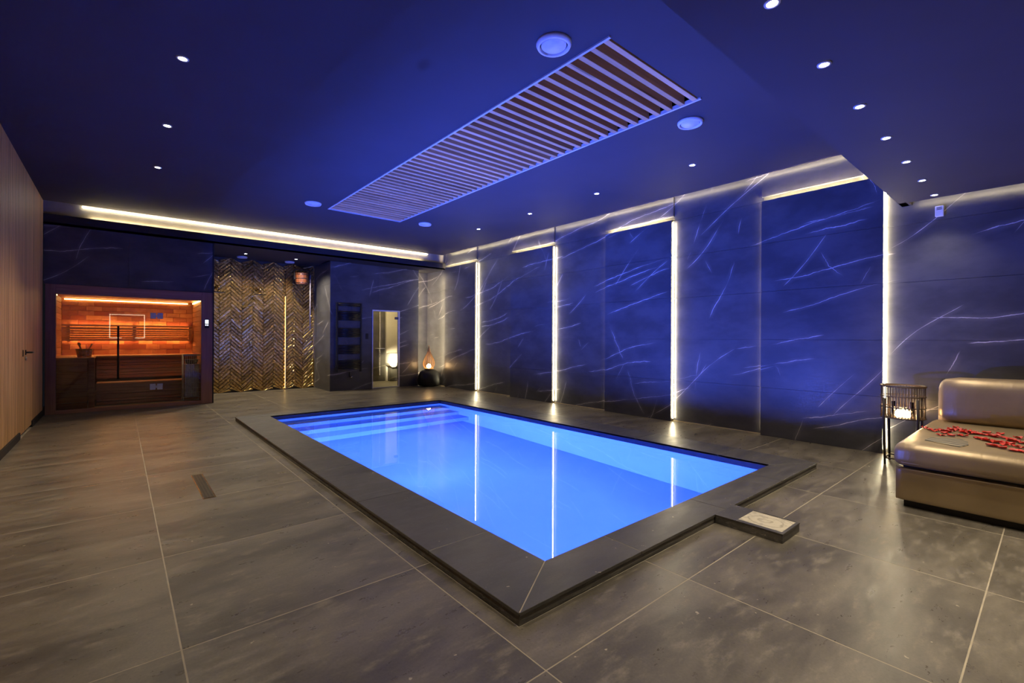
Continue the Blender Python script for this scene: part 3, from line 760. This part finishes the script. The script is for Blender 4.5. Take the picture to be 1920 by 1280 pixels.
B(2.929, 2.933, NY-.045, NY-.037, .03, 2.15).build('led_strip', emit('niche_led', (1, .70, .26), 5.0), panelm)
# shower heads
def shower(x, label, z=2.13):
    e_ = empty('rain_shower', (x, NY, z), label=label, cat='shower', group='brass rain shower heads')
    MB().tube([(x, NY-.012, z+.13), (x, NY-.34, z+.13), (x, NY-.36, z+.12), (x, NY-.365, z+.10), (x, NY-.365, z+.03)], .013, 8).build('arm', 'brass', e_)
    MB().tube([(x, NY-.365, z+.035), (x, NY-.365, z+.012)], [.022, .03], 12).build('swivel', 'brass', e_)
    MB().lathe([(.03, z+.012), (.125, z+.006), (.125, z-.006), (.10, z-.008), (.02, z-.008)], x, NY-.365, 28).build('rose', simple('dark_bronze', (.05, .035, .02), .3, metal=1.0), e_)
    MB().lathe([(.035, z+.13)], x, NY, 3, cap=False) if 0 else None
    MB().tube([(x, NY-.010, z+.13), (x, NY-.022, z+.13)], .032, 16).build('wall_plate', 'brass', e_)
shower(1.57, 'brass rain shower head on the left of the bronze tiled niche'); shower(2.34, 'brass rain shower head in the middle of the bronze tiled niche')
mxr = MB().tube([(1.50, NY-.01, 1.02), (1.50, NY-.06, 1.02)], .035, 16).build('shower_valve', 'chrome'); tag(mxr, 'small round shower valve low on the bronze tiles under the left shower head', 'valve')
mx2 = MB().tube([(2.22, NY-.01, 1.08), (2.22, NY-.06, 1.08)], .03, 16).build('shower_valve', 'chrome'); tag(mx2, 'small round shower valve on the bronze tiles under the middle shower head', 'valve')
# tipping bucket
bk = empty('bucket_shower', (3.2, 11.25, 2.55), label='wooden tipping bucket shower with metal hoops hanging high in the right of the niche', cat='bucket shower')
for k in range(16):
    a0, a1 = 2*pi*k/16+.015, 2*pi*(k+1)/16-.015
    def pt(r, a, z): return (3.2+r*cos(a), 11.25+r*sin(a), z)
    MB().add([pt(.125, a0, 2.42), pt(.125, a1, 2.42), pt(.110, a1, 2.42), pt(.110, a0, 2.42), pt(.15, a0, 2.67), pt(.15, a1, 2.67), pt(.135, a1, 2.67), pt(.135, a0, 2.67)],
             [(0, 1, 5, 4), (2, 3, 7, 6), (4, 5, 6, 7), (0, 3, 2, 1), (1, 2, 6, 5), (3, 0, 4, 7)]).build('stave', wood('bucket_stave', s2l((92, 46, 24)), s2l((118, 64, 34)), 'z') if k == 0 else bpy.data.materials['bucket_stave'], bk)
MB().lathe([(.112, 2.421), (.112, 2.435)], 3.2, 11.25, 16).build('bottom', 'darkwood', bk)
for zz in (2.45, 2.55, 2.64): MB().tube([(3.2+(.128+(zz-2.42)*.1)*cos(2*pi*k/24), 11.25+(.128+(zz-2.42)*.1)*sin(2*pi*k/24), zz) for k in range(24)], .006, 6, close=True).build('hoop', 'chrome', bk)
br = MB(); br.box(3.03, 3.045, 11.23, 11.27, 2.52, 2.75); br.box(3.355, 3.37, 11.23, 11.27, 2.52, 2.75); br.box(3.03, 3.37, 11.23, 11.27, 2.74, 2.755); br.box(3.18, 3.22, 11.25, NY-.01, 2.74, 2.755); br.box(3.045,3.055,11.24,11.26,2.54,2.56); br.box(3.345,3.355,11.24,11.26,2.54,2.56)
br.build('bracket', 'black', bk)
MB().tube([(3.385, 11.25, 2.66), (3.385, 11.25, 1.36)], .012, 8).build('pull_rod', simple('pale_rod', (.42, .38, .42), .5), bk)
MB().box(3.355, 3.39, 11.24, 11.26, 2.63, 2.66).build('rod_clip', 'black', bk)
# drains at niche edge
for a, b in ((1.36, 2.35), (2.55, 3.35)):
    o_ = B(a, b, 11.18, 11.21, -.001, .003).build('linear_drain', 'steel'); tag(o_, ('left' if a < 2 else 'right')+' thin steel shower drain line on the floor before the bronze tiles', 'drain')

# ------------------------------------------------------------------ steam room block
BX0, BX1, BY = 3.6, 5.78, 10.5
blk = empty('wall_steam', (4.7, BY, 0), kind='structure'); blk.name = 'wall_far_right'
dx0, dx1, dz1 = 4.565, 5.27, 1.865
cols = [BX0, 4.10, dx0, dx1, BX1]
def frontpiece(a, b, z0, z1):
    B(a+.001, b-.001, BY, BY+.014, z0+.001, z1-.001).build('tile', 'marble', blk)
frontpiece(BX0, dx0, 0, .6); frontpiece(BX0, dx0, .6, 1.2); frontpiece(BX0, dx0, 1.2, 1.8); frontpiece(BX0, 4.72, 1.865, 2.4); frontpiece(BX0, 4.72, 2.4, HN)
frontpiece(BX0, dx0, 1.8, 1.865)
frontpiece(4.72, BX1, 1.865, 2.4); frontpiece(4.72, BX1, 2.4, HN)
for a, b in ((0, .6), (.6, 1.2), (1.2, 1.8), (1.8, 1.865)): frontpiece(dx1, BX1, a, b)
for a, b in zip(rows[:-1], rows[1:-1]+[HN]): B(BX0-.012, BX0, BY, NY-.0, a+.001, b-.001).build('tile', 'marble', blk)
core = MB(); core.box(BX0, dx0-.0, BY+.014, BY+.10, 0, HN); core.box(dx1, BX1, BY+.014, BY+.10, 0, HN); core.box(dx0, dx1, BY+.014, BY+.10, dz1, HN)
core.box(BX0, BX0+.08, BY+.1, 12.2, 0, HN); core.box(BX1-.08, BX1, BY+.1, 10.95, 0, HN)
core.build('masonry', 'marble_grout', blk)
for a, b in zip(rows[:-1], rows[1:-1]+[HN]): B(BX1, BX1+.012, BY, 11.0, a+.001, b-.001).build('tile', 'marble', blk)
# narrow return in the corner
for a, b in zip(rows[:-1], rows[1:-1]+[HN]): B(BX1+.013, XF, 10.82, 10.834, a+.001, b-.001).build('tile', 'marble', wf)
B(BX1, XF+.05, 10.835, 10.95, 0, 3.3).build('corner_backing', 'marble_grout', wf)
B(BX1+.013, BX1+.022, 10.60, 10.64, .05, HN-.05).build('led_strip', emit('corner_led', (1, .80, .48), 75), wf)
# steam door
d2 = empty('door_2', ((dx0+dx1)/2, BY, 0), kind='structure')
df = MB(); df.box(dx0, dx0+.022, BY-.012, BY+.05, 0, dz1); df.box(dx1-.03, dx1, BY-.012, BY+.05, 0, dz1); df.box(dx0+.022, dx1-.03, BY-.012, BY+.05, dz1-.03, dz1); df.box(dx0+.022, dx1-.03, BY-.012, BY+.05, 0, .02)
df.build('door_frame', 'frame_white', d2)
B(dx0+.026, dx1-.055, BY+.01, BY+.018, .025, dz1-.035).build('glass_leaf', 'glass', d2)
for zz in (.19, 1.68): B(dx1-.12, dx1-.02, BY-.004, BY+.03, zz-.03, zz+.03).build('hinge', 'chrome', d2, bevel=.002)
hb = MB(); hb.tube([(dx0+.10, BY-.02, .86), (dx0+.10, BY-.02, 1.12)], .010, 8); hb.tube([(dx0+.10, BY-.02, .88), (dx0+.10, BY+.01, .88)], .006, 6); hb.tube([(dx0+.10, BY-.02, 1.10), (dx0+.10, BY+.01, 1.10)], .006, 6)
# interior of the steam room
sr = empty('steam_room', (5.2, 11.5, 0), label='small cream lit steam room seen through the narrow glass door of the far marble wall', cat='steam room')
B(3.9, 6.30, 12.05, 12.15, 0, 2.3).build('inner_back_wall', 'olive_marble', sr)
B(3.86, 3.92, BY+.1, 12.05, 0, 2.3).build('inner_left_wall', 'olive_marble', sr)
B(6.232, 6.30, 10.95, 12.05, 0, 2.3).build('inner_right_wall', 'cream', sr)
B(3.9, 5.7, BY+.1, 10.95, 2.3, 2.36).build('inner_ceiling', 'cream', sr)
B(3.9, 6.30, 10.95, 12.15, 2.3, 2.36).build('inner_ceiling', 'cream', sr)
cf = simple('cream_floor', (.42, .38, .28), .35)
B(3.9, 5.7, BY+.1, 10.95, -.01, .012).build('inner_floor', cf, sr)
B(3.9, 6.23, 10.95, 12.1, -.01, .012).build('inner_floor', cf, sr)
B(5.62, 6.23, 11.98, 12.05, .013, 2.29).build('backrest_panel', 'cream', sr)
st = MB()
st.prism([(5.595, .64), (5.585, .52), (5.61, .44), (5.68, .395), (5.77, .40), (5.85, .47), (5.92, .58), (5.96, .70), (5.96, .78), (5.63, .78)], 11.72, 11.98, 'xz')
st.build('curved_seat', 'cream', sr, bevel=.01)
B(5.66, 6.0, 11.80, 11.98, .013, .40).build('seat_base', 'olive_marble', sr, bevel=.01)
arealight('steam_light', (5.3, 11.35, 2.27), (.2, .15, -1), .5, .7, 26, (1, .80, .46), None)
arealight('seat_light', (5.35, 11.25, .75), (.75, 1, -.35), .12, .12, 5, (1, .9, .7), None, spread=60)
sh_ = B(5.33, 5.56, 11.90, 12.05, .90, .915).build('steam_shelf', 'frame_white', sr)
# towel radiator
ra = empty('towel_radiator', (3.99, BY-.06, .42), label='tall black towel radiator with bar groups on the marble wall left of the glass door', cat='towel radiator')
for xx in (3.715, 4.265): B(xx-.018, xx+.018, BY-.09, BY-.055, .42, 1.985).build('upright', 'black', ra, bevel=.003)
zs_ = []
for z0, n2 in ((1.92, 3), (1.60, 6), (1.22, 6), (.84, 6), (.50, 6)):
    for k in range(n2): zs_.append(z0+k*.034-(0 if n2 == 3 else 0))
r0 = None
for zz in zs_:
    if zz > 1.985: continue
    MB().tube([(3.73, BY-.075, zz), (4.25, BY-.075, zz)], .0135, 8).build('bar', 'black', ra)
for xx in (3.715, 4.265):
    for zz in (.55, 1.85): MB().tube([(xx, BY-.06, zz), (xx, BY, zz)], .01, 8).build('wall_mount', 'black', ra)
MB().tube([(4.0, BY-.07, .42), (4.0, BY-.07, .34), (4.02, BY-.07, .31)], .014, 8).build('valve', 'black', ra)
MB().tube([(4.03, BY-.07, .28), (4.06, BY-.10, .33)], .017, 10).build('thermostat_knob', 'chrome', ra)
MB().tube([(4.02, BY-.07, .31), (4.02, BY, .31)], .010, 8).build('supply_pipe', 'chrome', ra)
sw = B(4.405, 4.47, BY-.016, BY, 1.17, 1.30).build('wall_switch', 'black', bevel=.003); tag(sw, 'small black wall switch between the towel radiator and the glass door', 'switch')

# ------------------------------------------------------------------ teardrop lamp in corner on dark pouf
pf = MB().lathe([(.16, 0), (.26, .02), (.285, .12), (.27, .26), (.22, .36), (.14, .41), (.02, .425)], 5.93, 10.20, 28).build('pouf', 'dark')
tag(pf, 'dark rounded pouf in the far corner under the teardrop lamp', 'pouf')
tl = empty('teardrop_lamp', (5.86, 10.08, .42), label='glowing teardrop rattan lamp in the far corner left of the blue marble wall', cat='lamp')
tcx, tcy = 5.90, 10.16
tp = [(.05, .44), (.11, .46), (.14, .52), (.145, .58), (.125, .66), (.09, .74), (.055, .81), (.03, .88), (.012, .96), (.004, 1.02)]
for k in range(16):
    a = 2*pi*k/16
    MB().tube([(tcx+r*cos(a), tcy+r*sin(a), z) for r, z in tp], .0058, 5).build('rib', 'rattan', tl)
MB().lathe([(.115, .425), (.115, .445)], tcx, tcy, 20).build('base', 'rattan', tl)
MB().lathe([(.005, .447), (.045, .465), (.055, .50), (.04, .545), (.005, .56)], tcx-.02, tcy-.03, 16).build('bulb', 'candle_far', tl)

# ------------------------------------------------------------------ drum floor lamp beside the sofa
LX, LY = 5.80, .975
dl = empty('lantern_lamp', (LX, LY, 0), label='round slatted drum lantern on dark wooden legs beside the gold sofa', cat='lamp')
R_ = .165
for k in range(46):
    a = 2*pi*k/46
    MB().tube([(LX+R_*cos(a), LY+R_*sin(a), .455), (LX+R_*cos(a), LY+R_*sin(a), .757)], .0030, 5).build('rod', 'darkwood', dl)
for zz, rr in ((.455, .007), (.555, .005), (.66, .005), (.757, .010)):
    MB().tube([(LX+(R_+.004)*cos(2*pi*k/40), LY+(R_+.004)*sin(2*pi*k/40), zz) for k in range(40)], rr, 6, close=True).build('ring', 'darkwood', dl)
MB().lathe([(R_, .447), (R_, .456)], LX, LY, 40).build('base_disc', 'darkwood', dl)
for k in range(4):
    a = radians(-5)+k*pi/2+radians(52)
    x1, y1, x0, y0 = LX+(R_+.012)*cos(a), LY+(R_+.012)*sin(a), LX+(R_+.0)*cos(a), LY+(R_+.0)*sin(a)
    MB().tube([(x0, y0, .0), (x1, y1, .40), (x1, y1, .64)], [.010, .012, .012], 6).build('leg', 'lamp_wood', dl)
for k in range(4):
    a = radians(47)+k*pi/2; b2 = a+pi/2
    MB().tube([(LX+R_*cos(a), LY+R_*sin(a), .06), (LX+R_*cos(b2), LY+R_*sin(b2), .06)], .007, 6).build('stretcher', 'darkwood', dl)
MB().lathe([(.085, .458), (.085, .60)], LX, LY, 28, cap=False).build('glass_cylinder', 'glass', dl)
for dx, dy in ((-.03, .03), (.02, .0), (-.01, -.035)):
    MB().lathe([(.018, .458), (.027, .475), (.022, .505), (.005, .53)], LX+dx, LY+dy, 12).build('candle_bulb', 'candle', dl)

# ------------------------------------------------------------------ sofa
def softbox(x0, x1, y0, y1, z0, z1, rad=.05, puff=.012, seg=3, nx=10, ny=14, nz=3):
    """rounded cushion: subdivided box pushed to a rounded box with gentle crown"""
    import bmesh
    me = bpy.data.meshes.new('cushion'); bm = bmesh.new()
    bmesh.ops.create_cube(bm, size=1.0)
    bmesh.ops.subdivide_edges(bm, edges=bm.edges, cuts=11, use_grid_fill=True)
    hx, hy, hz = (x1-x0)/2, (y1-y0)/2, (z1-z0)/2
    for v in bm.verts:
        def m_(t, h):   # denser near the edges
            s = 1 if t >= 0 else -1; t = abs(t)*2
            return s*h*(1-(1-t)**1.9) if h > rad*1.5 else s*h*t
        p = Vector((m_(v.co.x, hx), m_(v.co.y, hy), m_(v.co.z, hz)))
        c = Vector((max(-hx+rad, min(hx-rad, p.x)), max(-hy+rad, min(hy-rad, p.y)), max(-hz+rad, min(hz-rad, p.z))))
        d = p-c
        if d.length > 1e-6:
            d.normalize(); p = c+d*rad
        crown = (1-(p.x/hx)**2)*(1-(p.y/hy)**2)
        p.z += puff*max(0, crown)*(1 if p.z > 0 else -.2)
        v.co = p+Vector(((x0+x1)/2, (y0+y1)/2, (z0+z1)/2))
    for f in bm.faces: f.smooth = True
    bm.to_mesh(me); bm.free(); return me
def addme(me, name, mat, parent, tilt=None, origin=None):
    me.materials.append(M[mat]); o = bpy.data.objects.new(name, me); COL.objects.link(o); o.parent = parent
    o.location = -Vector(parent.location)
    if tilt:
        T = Matrix.Translation(Vector(origin)) @ Matrix.Rotation(tilt, 4, 'Y') @ Matrix.Translation(-Vector(origin)); me.transform(T)
    return o
SY0, SY1 = -1.55, .775
so = empty('sofa', (5.2, -.4, 0), label='wide gold satin daybed sofa against the right marble wall with one long back cushion', cat='sofa')
addme(softbox(4.30, 6.15, SY0, SY1-.01, .052, .285, rad=.014, puff=0), 'base', 'leather', so)
B(4.36, 6.10, SY0+.05, SY1-.05, .0, .052).build('plinth', 'dark', so)
addme(softbox(4.262, 5.92, SY0, SY1, .300, .462, rad=.055, puff=.012), 'seat_cushion', 'leather', so)
pp = MB()
pp.tube([(4.262+.012, SY0+.05, .330), (4.262+.010, SY1-.05, .330), (4.262+.05, SY1-.010, .330), (5.8, SY1-.010, .330)], .004, 6)
pp.build('piping', 'piping', so)
B(4.34, 6.1, SY0+.05, SY1-.05, .284, .302).build('seat_gap', 'dark', so)
addme(softbox(5.96, 6.15, SY0, SY1-.03, .28, .745, rad=.04, puff=.0), 'back_frame', 'leather', so)
addme(softbox(5.66, 5.93, SY0+.05, SY1-.06, .455, .872, rad=.10, puff=.015), 'back_cushion', 'leather', so, tilt=radians(7), origin=(5.7, 0, .46))

# petals
def petal_mesh(seed):
    rnd = random.Random(seed); mb = MB(); n = 5; vs, fs = [], []
    for i in range(n+1):
        u = i/n; wd = .025*sin(pi*(.12+.80*u))+.002
        for j in range(-2, 3):
            v = j/2
            vs.append((u*.052-.026, wd*v, .002+.010*v*v*rnd.uniform(.6, 1.2)+.008*(u-.5)**2*rnd.uniform(.5, 1.5)))
    for i in range(n):
        for j in range(4): a = i*5+j; fs.append((a, a+1, a+6, a+5))
    mb.add(vs, fs, True); return mb
pm_ = []
px = [(1735,802),(1741,805),(1748,806),(1753,808),(1760,808),(1765,809),(1770,811),(1773,809),(1778,811),(1783,808),(1789,809),(1794,804),(1797,808),(1801,810),(1805,811),(1812,811),(1816,809),(1820,811),(1824,812),(1828,814),(1834,816),(1838,817),(1845,816),(1850,813),(1856,816),(1862,818),(1870,819),(1876,817),
      (1765,815),(1784,818),(1800,816),(1808,818),(1815,815),(1832,824),(1840,826),(1848,827),(1855,829),(1862,832),(1860,820),(1868,822),(1872,830),(1880,834),(1887,824),(1893,829),(1899,828),(1906,830),(1910,825),(1895,834),(1857,836),(1866,839),(1878,841),(1884,836),(1904,838),(1912,840),(1898,846),(1908,848),(1917,849),(1917,833)]
def px2(x_, y_, z):
    d = Vector(((x_-960)/F, (y_-CY)/F, 1)); wx, wy, wz = Vc.dot(d), Uc.dot(d), Zc.dot(d); t_ = (z-1.2)/wz; return wx*t_, wy*t_
def seat_z(x, y):
    hx, hy = (5.92-4.262)/2, (SY1-SY0)/2; return .462+.012*max(0, (1-((x-5.091)/hx)**2)*(1-((y-(SY0+SY1)/2)/hy)**2))
pet = [petal_mesh(s) for s in range(5)]
pms = []
for i, (a, b) in enumerate(px):
    x, y = px2(a+random.uniform(-2, 2), b+random.uniform(-1.5, 1.5), .466)
    if x > 5.5: continue
    z = seat_z(x, y)+.0005
    if i < 5: o_ = pet[i].build('rose_petal', 'petal'); pms.append(o_)
    else: o_ = pms[i % 5].copy(); o_.name = 'rose_petal'; COL.objects.link(o_)
    o_.location = (x, y, z); o_.rotation_euler = (0, 0, random.uniform(0, 6.28)); o_.scale = (random.uniform(.75, 1.1), random.uniform(.9, 1.3), random.uniform(.9, 1.6))
    lab = 'red rose petal scattered on the gold sofa seat'
    if i == 0: lab = 'dark red rose petal at the left end of the petals, nearest the lantern'
    lab = {28: 'single rose petal lying apart in front of the row, closest to the striped cloth', 29: 'single rose petal apart in front, above the middle of the striped cloth', 30: 'rose petal apart in front, behind the right end of the striped cloth', 48: 'bright red rose petal at the left of the foremost pair on the seat', 49: 'bright red rose petal at the right of the foremost pair on the seat', 54: 'left petal of the last cluster at the right edge of the photo', 55: 'middle petal of the last cluster at the right edge of the photo', 56: 'rightmost petal of the last cluster at the right edge of the photo'}.get(i, lab)
    tag(o_, lab, 'petal', 'rose petals on the sofa seat')
ol = [(1734,824.7),(1744,820),(1780,822),(1803,824),(1815,829),(1816,834.5),(1800,838),(1774,833),(1755,829)]
op = [px2(a, b, .466) for a, b in ol]
cl = MB(); cc = (sum(p_[0] for p_ in op)/len(op), sum(p_[1] for p_ in op)/len(op))
nn = len(op)
vs_ = [(x, y, seat_z(x, y)+.0012) for x, y in op]+[(x, y, seat_z(x, y)+.004) for x, y in op]+[(cc[0], cc[1], seat_z(*cc)+.0075)]
fs_ = [(i, (i+1) % nn, (i+1) % nn+nn, i+nn) for i in range(nn)]+[(i+nn, (i+1) % nn+nn, 2*nn) for i in range(nn)]+[tuple(range(nn))[::-1]]
cl.add(vs_, fs_); o_ = cl.build('silk_cloth', 'cloth'); tag(o_, 'small folded grey striped cloth lying on the front of the gold sofa seat', 'cloth')

# wall sensor
ws = empty('wall_sensor', (XF, .785, 2.49), label='small white square sensor box on the marble wall under the lowered ceiling', cat='sensor')
B(XF-.035, XF, .735, .80, 2.43, 2.535).build('housing', 'vent', ws, bevel=.004)
for k in range(3): B(XF-.037, XF-.034, .748, .788, 2.495+k*.010, 2.500+k*.010).build('slot', 'black', ws)

for o_ in COL.objects:
    if o_.type == 'MESH' and o_ is not wo: o_.cycles.is_caustics_receiver = True
